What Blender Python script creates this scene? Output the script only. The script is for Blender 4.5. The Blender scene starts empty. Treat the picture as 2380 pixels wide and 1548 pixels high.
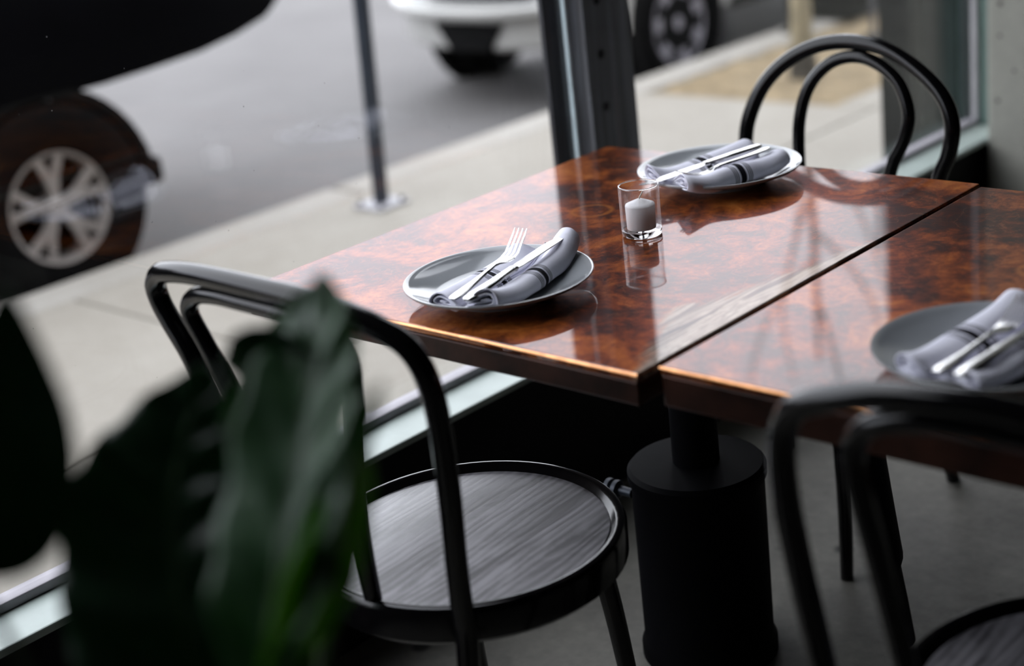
import bpy, bmesh, math, random
from mathutils import Vector, Matrix

random.seed(7)
scene = bpy.context.scene
C = scene.collection

# ------------------------------------------------------------------ camera
# world: x = into the room from the window, y = along the window, z = up; interior floor at z = 0
cam_data = bpy.data.cameras.new('camera')
cam = bpy.data.objects.new('camera', cam_data)
C.objects.link(cam)
right = Vector((0.73436475, 0.66966227, -0.11072873))
up = Vector((-0.15634746, 0.32563898, 0.93247774))
back = Vector((0.66050275, -0.66746663, 0.34383779))
M = Matrix((right, up, back)).transposed().to_4x4()
M.translation = Vector((0, 0, 1.5))
cam.matrix_world = M
cam_data.sensor_width = 36.0
cam_data.lens = 55.466
cam_data.clip_start = 0.05
cam_data.clip_end = 300
cam_data.dof.use_dof = True
cam_data.dof.focus_distance = 2.46
cam_data.dof.aperture_fstop = 1.75
scene.camera = cam

# ------------------------------------------------------------------ sky, exposure
world = bpy.data.worlds.new('overcast_sky')
scene.world = world
world.use_nodes = True
wn = world.node_tree
bg = wn.nodes['Background']
tc = wn.nodes.new('ShaderNodeTexCoord')
nz = wn.nodes.new('ShaderNodeTexNoise')
nz.inputs['Scale'].default_value = 1.6
nz.inputs['Detail'].default_value = 4
rp = wn.nodes.new('ShaderNodeValToRGB')
rp.color_ramp.elements[0].position = 0.3
rp.color_ramp.elements[0].color = (0.80, 0.84, 0.95, 1)
rp.color_ramp.elements[1].position = 0.75
rp.color_ramp.elements[1].color = (0.97, 0.97, 1.0, 1)
wn.links.new(tc.outputs['Generated'], nz.inputs['Vector'])
wn.links.new(nz.outputs['Fac'], rp.inputs['Fac'])
wn.links.new(rp.outputs['Color'], bg.inputs['Color'])
bg.inputs['Strength'].default_value = 4.3

vs = scene.view_settings
vs.view_transform = 'Standard'
vs.look = 'None'
vs.gamma = 1.0
vs.exposure = 0.0
vs.use_curve_mapping = False


# ------------------------------------------------------------------ material helpers
def new_mat(name):
    m = bpy.data.materials.new(name)
    m.use_nodes = True
    nt = m.node_tree
    b = nt.nodes['Principled BSDF']
    return m, nt, b


def ramp(nt, fac, stops):
    r = nt.nodes.new('ShaderNodeValToRGB')
    cr = r.color_ramp
    while len(cr.elements) < len(stops):
        cr.elements.new(0.5)
    for e, (p, c) in zip(cr.elements, stops):
        e.position = p
        e.color = (c[0], c[1], c[2], 1) if not isinstance(c, (int, float)) else (c, c, c, 1)
    nt.links.new(fac, r.inputs['Fac'])
    return r.outputs['Color']


def coords(nt, scale=(1, 1, 1), rot=(0, 0, 0), loc=(0, 0, 0)):
    t = nt.nodes.new('ShaderNodeTexCoord')
    mp = nt.nodes.new('ShaderNodeMapping')
    mp.inputs['Scale'].default_value = scale
    mp.inputs['Rotation'].default_value = rot
    mp.inputs['Location'].default_value = loc
    nt.links.new(t.outputs['Object'], mp.inputs['Vector'])
    return mp.outputs['Vector']


def noise(nt, vec, scale, detail=5, rough=0.6, dist=0.0):
    n = nt.nodes.new('ShaderNodeTexNoise')
    n.inputs['Scale'].default_value = scale
    n.inputs['Detail'].default_value = detail
    n.inputs['Roughness'].default_value = rough
    n.inputs['Distortion'].default_value = dist
    nt.links.new(vec, n.inputs['Vector'])
    return n.outputs['Fac']


def mixc(nt, fac, a, b, mode='MIX'):
    m = nt.nodes.new('ShaderNodeMix')
    m.data_type = 'RGBA'
    m.blend_type = mode
    for sock, v in ((m.inputs[0], fac), (m.inputs[6], a), (m.inputs[7], b)):
        if isinstance(v, (int, float)):
            sock.default_value = v
        elif isinstance(v, tuple):
            sock.default_value = (*v, 1)
        else:
            nt.links.new(v, sock)
    return m.outputs[2]


def math_n(nt, op, a, b=None, c=None, clamp=False):
    n = nt.nodes.new('ShaderNodeMath')
    n.operation = op
    n.use_clamp = clamp
    for i, v in enumerate((a, b, c)):
        if v is None:
            continue
        if isinstance(v, (int, float)):
            n.inputs[i].default_value = v
        else:
            nt.links.new(v, n.inputs[i])
    return n.outputs[0]


def bump(nt, b, height, strength=0.2, dist=0.005):
    n = nt.nodes.new('ShaderNodeBump')
    n.inputs['Strength'].default_value = strength
    n.inputs['Distance'].default_value = dist
    nt.links.new(height, n.inputs['Height'])
    nt.links.new(n.outputs['Normal'], b.inputs['Normal'])


def simple(name, col, rough=0.5, metal=0.0, var=0.15, scale=8.0, spec=0.5, bumps=0.0, coat=0.0):
    m, nt, b = new_mat(name)
    v = coords(nt)
    f = noise(nt, v, scale)
    lo = tuple(c * (1 - var) for c in col)
    hi = tuple(min(1, c * (1 + var)) for c in col)
    nt.links.new(ramp(nt, f, [(0.3, lo), (0.7, hi)]), b.inputs['Base Color'])
    b.inputs['Roughness'].default_value = rough
    b.inputs['Metallic'].default_value = metal
    b.inputs['Specular IOR Level'].default_value = spec
    b.inputs['Coat Weight'].default_value = coat
    b.inputs['Coat Roughness'].default_value = 0.05
    if bumps:
        bump(nt, b, noise(nt, v, scale * 6), bumps)
    return m


# ------------------------------------------------------------------ materials
def mat_copper(flip):
    """patinated, lacquered copper sheet: rust brown blotches, orange veins, a grey edge reflection painted along one side"""
    m, nt, b = new_mat('lacquered_copper')
    v = coords(nt, loc=(3.1 if flip else 0, 1.7 if flip else 0, 0))
    big = noise(nt, v, 5.5, 6, 0.62, 0.8)
    mid = noise(nt, v, 19, 8, 0.7, 1.4)
    fine = noise(nt, v, 80, 5, 0.75, 0.6)
    s = math_n(nt, 'ADD', math_n(nt, 'MULTIPLY', big, 0.5), math_n(nt, 'MULTIPLY', mid, 0.34))
    s = math_n(nt, 'ADD', s, math_n(nt, 'MULTIPLY', fine, 0.16))
    col = ramp(nt, s, [(0.38, (0.010, 0.008, 0.011)), (0.45, (0.045, 0.013, 0.007)), (0.50, (0.15, 0.036, 0.009)),
                       (0.57, (0.34, 0.095, 0.018)), (0.68, (0.60, 0.24, 0.07))])
    vo = nt.nodes.new('ShaderNodeTexVoronoi')
    vo.feature = 'DISTANCE_TO_EDGE'
    vo.inputs['Scale'].default_value = 6.0
    vo.inputs['Randomness'].default_value = 1.0
    wv = nt.nodes.new('ShaderNodeVectorMath')
    wv.operation = 'ADD'
    nd = nt.nodes.new('ShaderNodeTexNoise')
    nd.inputs['Scale'].default_value = 7
    nd.inputs['Detail'].default_value = 5
    nt.links.new(v, nd.inputs['Vector'])
    sc2 = nt.nodes.new('ShaderNodeVectorMath')
    sc2.operation = 'SCALE'
    sc2.inputs['Scale'].default_value = 0.35
    nt.links.new(nd.outputs['Color'], sc2.inputs[0])
    nt.links.new(v, wv.inputs[0])
    nt.links.new(sc2.outputs[0], wv.inputs[1])
    nt.links.new(wv.outputs[0], vo.inputs['Vector'])
    vein = ramp(nt, vo.outputs['Distance'], [(0.0, 1.0), (0.012, 0.0)])
    col = mixc(nt, math_n(nt, 'MULTIPLY', vein, 0.16), col, (0.60, 0.26, 0.10))
    metal_val = 0.32
    # faint ring marks left by glasses
    for (rx, ry, rr_) in ((-0.132, 0.090, 0.034), (0.10, -0.23, 0.036)):
        t = nt.nodes.new('ShaderNodeTexCoord')
        dv = nt.nodes.new('ShaderNodeVectorMath')
        dv.operation = 'DISTANCE'
        dv.inputs[1].default_value = (rx, ry, 0.75)
        nt.links.new(t.outputs['Object'], dv.inputs[0])
        ring = math_n(nt, 'SUBTRACT', 1.0, math_n(nt, 'DIVIDE', math_n(nt, 'ABSOLUTE', math_n(nt, 'SUBTRACT', math_n(nt, 'MULTIPLY_ADD', mid, 0.012, dv.outputs['Value']), rr_ + 0.006)), 0.007), clamp=True)
        col = mixc(nt, math_n(nt, 'MULTIPLY', ring, 0.5), col, (0.50, 0.17, 0.03))
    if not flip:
        # grey streaky edge reflection painted into the colour, fanning out along the seam edge (x = +0.397 local)
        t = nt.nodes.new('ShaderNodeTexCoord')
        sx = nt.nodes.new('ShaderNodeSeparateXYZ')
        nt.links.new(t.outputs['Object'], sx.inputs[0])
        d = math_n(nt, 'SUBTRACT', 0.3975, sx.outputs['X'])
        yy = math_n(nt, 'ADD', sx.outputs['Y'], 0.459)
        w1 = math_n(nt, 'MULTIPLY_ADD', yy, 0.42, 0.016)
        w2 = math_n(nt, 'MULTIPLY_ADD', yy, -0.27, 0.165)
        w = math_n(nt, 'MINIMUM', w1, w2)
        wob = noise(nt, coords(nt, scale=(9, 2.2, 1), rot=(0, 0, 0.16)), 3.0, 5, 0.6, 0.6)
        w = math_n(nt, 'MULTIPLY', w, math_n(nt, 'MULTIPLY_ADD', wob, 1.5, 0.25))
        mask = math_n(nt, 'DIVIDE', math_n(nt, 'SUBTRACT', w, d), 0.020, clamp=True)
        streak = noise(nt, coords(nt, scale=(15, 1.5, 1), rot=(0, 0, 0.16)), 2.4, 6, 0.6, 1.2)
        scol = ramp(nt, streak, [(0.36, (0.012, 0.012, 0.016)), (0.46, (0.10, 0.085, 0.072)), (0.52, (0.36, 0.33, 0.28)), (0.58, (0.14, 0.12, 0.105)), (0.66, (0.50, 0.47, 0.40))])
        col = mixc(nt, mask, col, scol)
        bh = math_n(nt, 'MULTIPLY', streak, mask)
    nt.links.new(col, b.inputs['Base Color'])
    b.inputs['Metallic'].default_value = metal_val
    b.inputs['Roughness'].default_value = 0.30
    b.inputs['Specular Tint'].default_value = (0.62, 0.30, 0.22, 1)
    b.inputs['Coat Weight'].default_value = 0.46
    b.inputs['Specular IOR Level'].default_value = 0.05
    b.inputs['Coat Roughness'].default_value = 0.035
    b.inputs['Coat IOR'].default_value = 2.2
    dent = noise(nt, v, 9, 3, 0.5)
    bm = nt.nodes.new('ShaderNodeBump')
    bm.inputs['Strength'].default_value = 0.10
    bm.inputs['Distance'].default_value = 0.004
    nt.links.new(math_n(nt, 'ADD', math_n(nt, 'MULTIPLY', dent, 0.14), math_n(nt, 'MULTIPLY', fine, 0.015)), bm.inputs['Height'])
    nt.links.new(bm.outputs['Normal'], b.inputs['Normal'])
    nt.links.new(bm.outputs['Normal'], b.inputs['Coat Normal'])
    return m


def mat_edge_copper():
    return simple('highlight_copper_edge', (0.80, 0.36, 0.16), 0.28, 1.0, 0.35, 30)


def mat_wood_black(seat=False):
    m, nt, b = new_mat('black_lacquered_seat_veneer' if seat else 'black_lacquered_bentwood')
    if seat:
        w = nt.nodes.new('ShaderNodeTexWave')
        w.wave_type = 'BANDS'
        w.bands_direction = 'X'
        w.inputs['Scale'].default_value = 22
        w.inputs['Distortion'].default_value = 9
        w.inputs['Detail'].default_value = 4
        w.inputs['Detail Scale'].default_value = 1.0
        nt.links.new(coords(nt, scale=(1.0, 0.16, 1), rot=(0, 0, -0.10)), w.inputs['Vector'])
        fine = noise(nt, coords(nt, scale=(60, 3, 1), rot=(0, 0, -0.10)), 4, 4)
        h = math_n(nt, 'ADD', w.outputs['Fac'], math_n(nt, 'MULTIPLY', fine, 0.7))
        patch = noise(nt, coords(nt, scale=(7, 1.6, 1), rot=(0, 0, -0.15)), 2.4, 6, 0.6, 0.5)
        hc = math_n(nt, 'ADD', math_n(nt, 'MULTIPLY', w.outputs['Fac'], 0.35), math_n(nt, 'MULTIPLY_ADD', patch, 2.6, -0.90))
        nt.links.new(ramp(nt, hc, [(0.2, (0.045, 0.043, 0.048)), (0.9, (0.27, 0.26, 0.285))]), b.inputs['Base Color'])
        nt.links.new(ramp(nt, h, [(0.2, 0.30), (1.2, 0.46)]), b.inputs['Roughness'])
        bump(nt, b, h, 0.10, 0.0010)
        b.inputs['Specular IOR Level'].default_value = 1.0
        b.inputs['Coat Weight'].default_value = 0.8
        b.inputs['Coat Roughness'].default_value = 0.18
    else:
        f = noise(nt, coords(nt), 30)
        nt.links.new(ramp(nt, f, [(0.3, (0.002, 0.002, 0.0025)), (0.7, (0.005, 0.0045, 0.005))]), b.inputs['Base Color'])
        b.inputs['Roughness'].default_value = 0.14
        b.inputs['Specular IOR Level'].default_value = 0.38
    return m


def mat_napkin():
    m, nt, b = new_mat('striped_napkin_cotton')
    t = nt.nodes.new('ShaderNodeTexCoord')
    sx = nt.nodes.new('ShaderNodeSeparateXYZ')
    nt.links.new(t.outputs['Object'], sx.inputs[0])
    y = sx.outputs['Y']

    def line(c, hw):
        return math_n(nt, 'LESS_THAN', math_n(nt, 'ABSOLUTE', math_n(nt, 'SUBTRACT', y, c)), hw)
    s = line(0.004, 0.0056)
    for c in (0.0145, 0.0180, 0.0215, -0.0065, -0.0100, -0.0135):
        s = math_n(nt, 'MAXIMUM', s, line(c, 0.0009))
    f = noise(nt, coords(nt), 22, 4)
    base = ramp(nt, f, [(0.3, (0.76, 0.76, 0.87)), (0.7, (0.86, 0.86, 0.95))])
    col = mixc(nt, s, base, (0.006, 0.0055, 0.010))
    nt.links.new(col, b.inputs['Base Color'])
    b.inputs['Roughness'].default_value = 0.9
    b.inputs['Specular IOR Level'].default_value = 0.2
    bump(nt, b, math_n(nt, 'ADD', noise(nt, coords(nt), 900, 2), math_n(nt, 'MULTIPLY', f, 1.5)), 0.25, 0.0012)
    return m


def mat_clear_glass(name, tint=(1, 1, 1), dust=False):
    """thin clear pane: straight-through transmission plus Fresnel mirror reflection"""
    m, nt, b = new_mat(name)
    out = nt.nodes['Material Output']
    nt.nodes.remove(b)
    tr = nt.nodes.new('ShaderNodeBsdfTransparent')
    tr.inputs['Color'].default_value = (*tint, 1)
    gl = nt.nodes.new('ShaderNodeBsdfGlossy')
    gl.inputs['Roughness'].default_value = 0.0
    gl.inputs['Color'].default_value = (1, 1, 1, 1)
    fr = nt.nodes.new('ShaderNodeFresnel')
    ge = nt.nodes.new('ShaderNodeNewGeometry')
    ior = math_n(nt, 'MULTIPLY_ADD', ge.outputs['Backfacing'], 1 / 1.5 - 1.5, 1.5)
    nt.links.new(ior, fr.inputs['IOR'])
    mx = nt.nodes.new('ShaderNodeMixShader')
    nt.links.new(fr.outputs['Fac'], mx.inputs[0])
    nt.links.new(tr.outputs[0], mx.inputs[1])
    nt.links.new(gl.outputs[0], mx.inputs[2])
    last = mx.outputs[0]
    if dust:
        df = nt.nodes.new('ShaderNodeBsdfDiffuse')
        df.inputs['Color'].default_value = (0.8, 0.8, 0.8, 1)
        vo = nt.nodes.new('ShaderNodeTexVoronoi')
        vo.inputs['Scale'].default_value = 26
        nt.links.new(coords(nt), vo.inputs['Vector'])
        spot = ramp(nt, vo.outputs['Distance'], [(0.0, 1.0), (0.05, 0.0)])
        sep = nt.nodes.new('ShaderNodeSeparateColor')
        nt.links.new(vo.outputs['Color'], sep.inputs[0])
        some = math_n(nt, 'GREATER_THAN', sep.outputs[0], 0.72)
        mx2 = nt.nodes.new('ShaderNodeMixShader')
        nt.links.new(math_n(nt, 'MULTIPLY', math_n(nt, 'MULTIPLY', spot, some), 0.8), mx2.inputs[0])
        nt.links.new(last, mx2.inputs[1])
        nt.links.new(df.outputs[0], mx2.inputs[2])
        last = mx2.outputs[0]
    nt.links.new(last, out.inputs['Surface'])
    return m


def mat_leaf(name, dark, light, rough=0.3):
    m, nt, b = new_mat(name)
    out = nt.nodes['Material Output']
    v = coords(nt)
    f = noise(nt, v, 28, 5)
    col = ramp(nt, f, [(0.3, dark), (0.7, light)])
    nt.links.new(col, b.inputs['Base Color'])
    b.inputs['Roughness'].default_value = rough
    b.inputs['Specular IOR Level'].default_value = 0.35
    bump(nt, b, noise(nt, v, 60, 4), 0.35, 0.004)
    tl = nt.nodes.new('ShaderNodeBsdfTranslucent')
    tl.inputs['Color'].default_value = (light[0] * 1.1, light[1] * 1.1, light[2] * 0.9, 1)
    mx = nt.nodes.new('ShaderNodeMixShader')
    mx.inputs[0].default_value = 0.4
    nt.links.new(b.outputs[0], mx.inputs[1])
    nt.links.new(tl.outputs[0], mx.inputs[2])
    nt.links.new(mx.outputs[0], out.inputs['Surface'])
    return m


def mat_concrete(name, lo, hi, scale=3.0, pits=True, rough=0.75, pit_col=(0.05, 0.05, 0.048), pit_scale=14):
    m, nt, b = new_mat(name)
    v = coords(nt)
    f1 = noise(nt, v, scale, 8, 0.65)
    f2 = noise(nt, v, scale * 14, 6, 0.7)
    col = ramp(nt, math_n(nt, 'ADD', math_n(nt, 'MULTIPLY', f1, 0.7), math_n(nt, 'MULTIPLY', f2, 0.3)), [(0.32, lo), (0.68, hi)])
    if pits:
        vo = nt.nodes.new('ShaderNodeTexVoronoi')
        vo.inputs['Scale'].default_value = pit_scale
        nt.links.new(v, vo.inputs['Vector'])
        sep = nt.nodes.new('ShaderNodeSeparateColor')
        nt.links.new(vo.outputs['Color'], sep.inputs[0])
        p = math_n(nt, 'MULTIPLY', ramp(nt, vo.outputs['Distance'], [(0.10, 1.0), (0.20, 0.0)]), math_n(nt, 'GREATER_THAN', sep.outputs[0], 0.6))
        col = mixc(nt, p, col, pit_col)
        bump(nt, b, math_n(nt, 'SUBTRACT', f2, p), 0.3, 0.004)
    else:
        bump(nt, b, f2, 0.2, 0.004)
    nt.links.new(col, b.inputs['Base Color'])
    b.inputs['Roughness'].default_value = rough
    b.inputs['Specular IOR Level'].default_value = 0.3
    return m


def mat_rusty_steel():
    m, nt, b = new_mat('weathered_steel')
    v = coords(nt, scale=(30, 30, 1.2))
    f = noise(nt, v, 1.2, 6, 0.6)
    f2 = noise(nt, coords(nt), 14, 6)
    col = ramp(nt, f, [(0.30, (0.008, 0.008, 0.010)), (0.48, (0.030, 0.032, 0.038)), (0.58, (0.075, 0.082, 0.095)), (0.72, (0.05, 0.020, 0.012))])
    col = mixc(nt, math_n(nt, 'MULTIPLY', f2, 0.4), col, (0.02, 0.012, 0.010))
    nt.links.new(col, b.inputs['Base Color'])
    b.inputs['Roughness'].default_value = 0.6
    return m


MAT = {}
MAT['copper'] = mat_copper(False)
MAT['copper2'] = mat_copper(True)
MAT['copper_edge'] = mat_edge_copper()
MAT['apron'] = simple('dark_aged_copper', (0.035, 0.012, 0.007), 0.35, 0.6, 0.7, 14)
MAT['wood'] = mat_wood_black()
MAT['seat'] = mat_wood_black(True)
MAT['napkin'] = mat_napkin()
MAT['pane'] = mat_clear_glass('window_glass', (0.985, 0.99, 0.988), True)
MAT['thin_glass'] = mat_clear_glass('thin_votive_glass', (0.97, 0.97, 0.975))
MAT['silicone'] = simple('glazing_seal', (0.66, 0.76, 0.80), 0.35, 0, 0.1, 20)
MAT['steel'] = simple('polished_steel', (0.66, 0.65, 0.64), 0.18, 1.0, 0.04, 40)
MAT['plate'] = simple('grey_glazed_stoneware', (0.30, 0.315, 0.33), 0.12, 0, 0.05, 12, 0.6, 0, 0.4)
MAT['wax'] = simple('white_wax', (0.82, 0.80, 0.80), 0.45, 0, 0.03, 20)
MAT['wick'] = simple('cotton_wick', (0.75, 0.70, 0.62), 0.9, 0, 0.1, 90)
MAT['iron'] = simple('black_iron', (0.002, 0.002, 0.003), 0.65, 0, 0.3, 30, 0.06)
MAT['wall_dark'] = simple('black_wall_paint', (0.010, 0.010, 0.011), 0.7, 0, 0.2, 4, 0.2)
MAT['room_dark'] = simple('charcoal_room_paint', (0.012, 0.011, 0.011), 0.8, 0, 0.2, 2, 0.2)
MAT['sill'] = simple('pale_green_painted_sill', (0.44, 0.51, 0.475), 0.38, 0, 0.10, 9)
MAT['frame_green'] = simple('dull_green_frame_paint', (0.14, 0.21, 0.19), 0.45, 0, 0.15, 6)
MAT['strip'] = simple('grey_glazing_channel', (0.34, 0.32, 0.35), 0.5, 0.0, 0.1, 9)
MAT['floor'] = mat_concrete('mottled_concrete_floor', (0.09, 0.086, 0.076), (0.25, 0.24, 0.21), 2.6, True, 0.6, (0.03, 0.03, 0.028), 9)
MAT['column'] = mat_concrete('pitted_concrete', (0.33, 0.33, 0.29), (0.46, 0.455, 0.40), 2.2, True, 0.8, (0.07, 0.068, 0.06), 22)
MAT['sidewalk'] = mat_concrete('pale_sidewalk_concrete', (0.228, 0.205, 0.170), (0.312, 0.290, 0.250), 1.1, False)
MAT['curb'] = mat_concrete('pale_curb_concrete', (0.265, 0.243, 0.208), (0.33, 0.312, 0.280), 1.6, False)
MAT['steel_post'] = mat_rusty_steel()
MAT['pilaster'] = simple('dark_shopfront_paint', (0.003, 0.0033, 0.004), 0.6, 0, 0.3, 3, 0.1)
MAT['pilaster_edge'] = simple('grey_shopfront_fillet', (0.06, 0.068, 0.075), 0.5, 0, 0.2, 5)
MAT['pole'] = simple('blue_grey_pole_steel', (0.030, 0.037, 0.050), 0.4, 0.4, 0.3, 7)
MAT['pole_base'] = simple('pale_base_plate', (0.40, 0.39, 0.41), 0.6, 0, 0.1, 9)
MAT['bark'] = simple('pale_plane_bark', (0.25, 0.21, 0.135), 0.9, 0, 0.45, 9, 0.2, 0.4)
MAT['bark_dark'] = simple('dark_bark_foot', (0.05, 0.042, 0.032), 0.9, 0, 0.4, 9, 0.2, 0.4)
MAT['soil'] = simple('dry_tree_pit_mulch', (0.215, 0.165, 0.10), 0.95, 0, 0.35, 14, 0.2, 0.5)
MAT['pot_soil'] = simple('dark_potting_soil', (0.03, 0.022, 0.016), 0.95, 0, 0.4, 40, 0.2, 0.5)
MAT['white_paint'] = simple('white_car_paint', (0.40, 0.395, 0.375), 0.25, 0, 0.03, 3, 0.5, 0, 0.5)
MAT['black_trim'] = simple('black_plastic_trim', (0.003, 0.003, 0.003), 0.7, 0, 0.2, 12, 0.08)
MAT['black_paint'] = simple('black_truck_paint', (0.0015, 0.0015, 0.002), 0.8, 0, 0.2, 3, 0.02)
MAT['tyre'] = simple('tyre_rubber', (0.003, 0.003, 0.003), 0.9, 0, 0.25, 25, 0.05)
MAT['alloy'] = simple('satin_alloy', (0.27, 0.24, 0.22), 0.5, 0.2, 0.1, 12)
MAT['alloy_grey'] = simple('grey_alloy', (0.20, 0.19, 0.21), 0.5, 0.2, 0.25, 12)
MAT['car_glass'] = simple('dark_car_glass', (0.02, 0.025, 0.03), 0.08, 0, 0.1, 3)
MAT['red_lens'] = simple('red_lamp_lens', (0.5, 0.04, 0.04), 0.2, 0, 0.1, 9)
MAT['pot'] = simple('matte_black_pot', (0.012, 0.012, 0.012), 0.6, 0, 0.2, 12)
MAT['stem'] = simple('green_stem', (0.04, 0.08, 0.02), 0.5, 0, 0.2, 20)
MAT['leaf_dark'] = mat_leaf('dark_glossy_leaf', (0.012, 0.036, 0.018), (0.04, 0.09, 0.05), 0.32)
MAT['leaf_mid'] = mat_leaf('mid_green_leaf', (0.040, 0.11, 0.05), (0.11, 0.23, 0.11), 0.34)
MAT['leaf_bright'] = mat_leaf('bright_green_leaf', (0.15, 0.34, 0.06), (0.26, 0.50, 0.10), 0.40)
MAT['rib'] = simple('pale_leaf_rib', (0.05, 0.11, 0.03), 0.5, 0, 0.2, 20)


def mat_road():
    m, nt, b = new_mat('worn_asphalt')
    v = coords(nt)
    f = noise(nt, v, 1.2, 8, 0.65)
    g = noise(nt, v, 60, 3)
    col = ramp(nt, math_n(nt, 'ADD', math_n(nt, 'MULTIPLY', f, 0.75), math_n(nt, 'MULTIPLY', g, 0.25)), [(0.3, (0.108, 0.102, 0.100)), (0.7, (0.150, 0.144, 0.140))])
    # brown litter and grit gathered along the gutter
    sx = nt.nodes.new('ShaderNodeSeparateXYZ')
    t = nt.nodes.new('ShaderNodeTexCoord')
    nt.links.new(t.outputs['Object'], sx.inputs[0])
    d = math_n(nt, 'ABSOLUTE', math_n(nt, 'ADD', sx.outputs['X'], 5.25))
    w = math_n(nt, 'MULTIPLY_ADD', noise(nt, v, 1.5, 5), 1.1, -0.05)
    mk = math_n(nt, 'DIVIDE', math_n(nt, 'SUBTRACT', w, d), 0.35, clamp=True)
    col = mixc(nt, math_n(nt, 'MULTIPLY', mk, 0.85), col, (0.075, 0.050, 0.038))
    nt.links.new(col, b.inputs['Base Color'])
    b.inputs['Roughness'].default_value = 0.85
    b.inputs['Specular IOR Level'].default_value = 0.25
    bump(nt, b, g, 0.3, 0.006)
    return m


MAT['road'] = mat_road()


def mat_votive():
    m, nt, b = new_mat('votive_glass')
    b.inputs['Base Color'].default_value = (1, 1, 1, 1)
    b.inputs['Roughness'].default_value = 0.0
    b.inputs['IOR'].default_value = 1.48
    b.inputs['Transmission Weight'].default_value = 1.0
    f = noise(nt, coords(nt), 20, 2)
    nt.links.new(ramp(nt, f, [(0.3, (0.97, 0.98, 0.98)), (0.7, (1, 1, 1))]), b.inputs['Base Color'])
    return m


MAT['votive_glass'] = mat_votive()


# ------------------------------------------------------------------ mesh helpers
def link(name, bm, mat, parent=None, smooth=True, angle=40, loc=None, rotz=0.0, kind=None, label=None, cat=None, group=None):
    me = bpy.data.meshes.new(name)
    bm.normal_update()
    bm.to_mesh(me)
    bm.free()
    if smooth:
        me.polygons.foreach_set('use_smooth', [True] * len(me.polygons))
        me.set_sharp_from_angle(angle=math.radians(angle))
    for mm in (mat if isinstance(mat, (list, tuple)) else [mat]):
        me.materials.append(MAT[mm])
    o = bpy.data.objects.new(name, me)
    C.objects.link(o)
    if parent is not None:
        o.parent = parent
    if loc is not None:
        o.location = loc
    o.rotation_euler = (0, 0, rotz)
    props(o, label, cat, group, kind)
    return o


def props(o, label=None, cat=None, group=None, kind=None):
    if label:
        o['label'] = label
    if cat:
        o['category'] = cat
    if group:
        o['group'] = group
    if kind:
        o['kind'] = kind


def empty(name, loc, rotz=0.0, label=None, cat=None, group=None, kind=None):
    o = bpy.data.objects.new(name, None)
    o.empty_display_size = 0.1
    C.objects.link(o)
    o.location = loc
    o.rotation_euler = (0, 0, rotz)
    props(o, label, cat, group, kind)
    return o


def add_box(bm, x0, x1, y0, y1, z0, z1, bev=0.0, segs=2, mi=0):
    vs_ = [bm.verts.new((x, y, z)) for z in (z0, z1) for y in (y0, y1) for x in (x0, x1)]
    idx = [(0, 2, 3, 1), (4, 5, 7, 6), (0, 1, 5, 4), (2, 6, 7, 3), (0, 4, 6, 2), (1, 3, 7, 5)]
    fs = [bm.faces.new([vs_[i] for i in f]) for f in idx]
    for f in fs:
        f.material_index = mi
    if bev:
        es = list({e for f in fs for e in f.edges})
        bmesh.ops.bevel(bm, geom=es, offset=bev, segments=segs, affect='EDGES', profile=0.5, material=mi)


def box(name, x0, x1, y0, y1, z0, z1, mat, parent=None, bev=0.0, **kw):
    """a box mesh whose origin sits at its centre bottom"""
    cx, cy = (x0 + x1) / 2, (y0 + y1) / 2
    bm = bmesh.new()
    add_box(bm, x0 - cx, x1 - cx, y0 - cy, y1 - cy, 0, z1 - z0, bev)
    return link(name, bm, mat, parent, smooth=False, loc=(cx, cy, z0), **kw)


def add_lathe(bm, prof, seg=48, center=(0, 0, 0), axis='Z', cap=True):
    rings = []
    for r, h in prof:
        ring = []
        for k in range(seg):
            a = 2 * math.pi * k / seg
            if axis == 'Z':
                p = (center[0] + r * math.cos(a), center[1] + r * math.sin(a), center[2] + h)
            else:
                p = (center[0] + h, center[1] + r * math.cos(a), center[2] + r * math.sin(a))
            ring.append(bm.verts.new(p))
        rings.append(ring)
    for a, b in zip(rings, rings[1:]):
        for k in range(seg):
            bm.faces.new((a[k], a[(k + 1) % seg], b[(k + 1) % seg], b[k]))
    if cap:
        if prof[0][0] > 1e-6:
            bm.faces.new(list(reversed(rings[0])))
        if prof[-1][0] > 1e-6:
            bm.faces.new(rings[-1])
    bmesh.ops.recalc_face_normals(bm, faces=bm.faces)


def catmull(pts, n=8):
    pts = [Vector(p) for p in pts]
    P = [2 * pts[0] - pts[1]] + pts + [2 * pts[-1] - pts[-2]]
    out = []
    for i in range(1, len(P) - 2):
        p0, p1, p2, p3 = P[i - 1], P[i], P[i + 1], P[i + 2]
        for k in range(n):
            t = k / n
            out.append(0.5 * ((2 * p1) + (-p0 + p2) * t + (2 * p0 - 5 * p1 + 4 * p2 - p3) * t * t + (-p0 + 3 * p1 - 3 * p2 + p3) * t ** 3))
    out.append(P[-2].copy())
    return out


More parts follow.
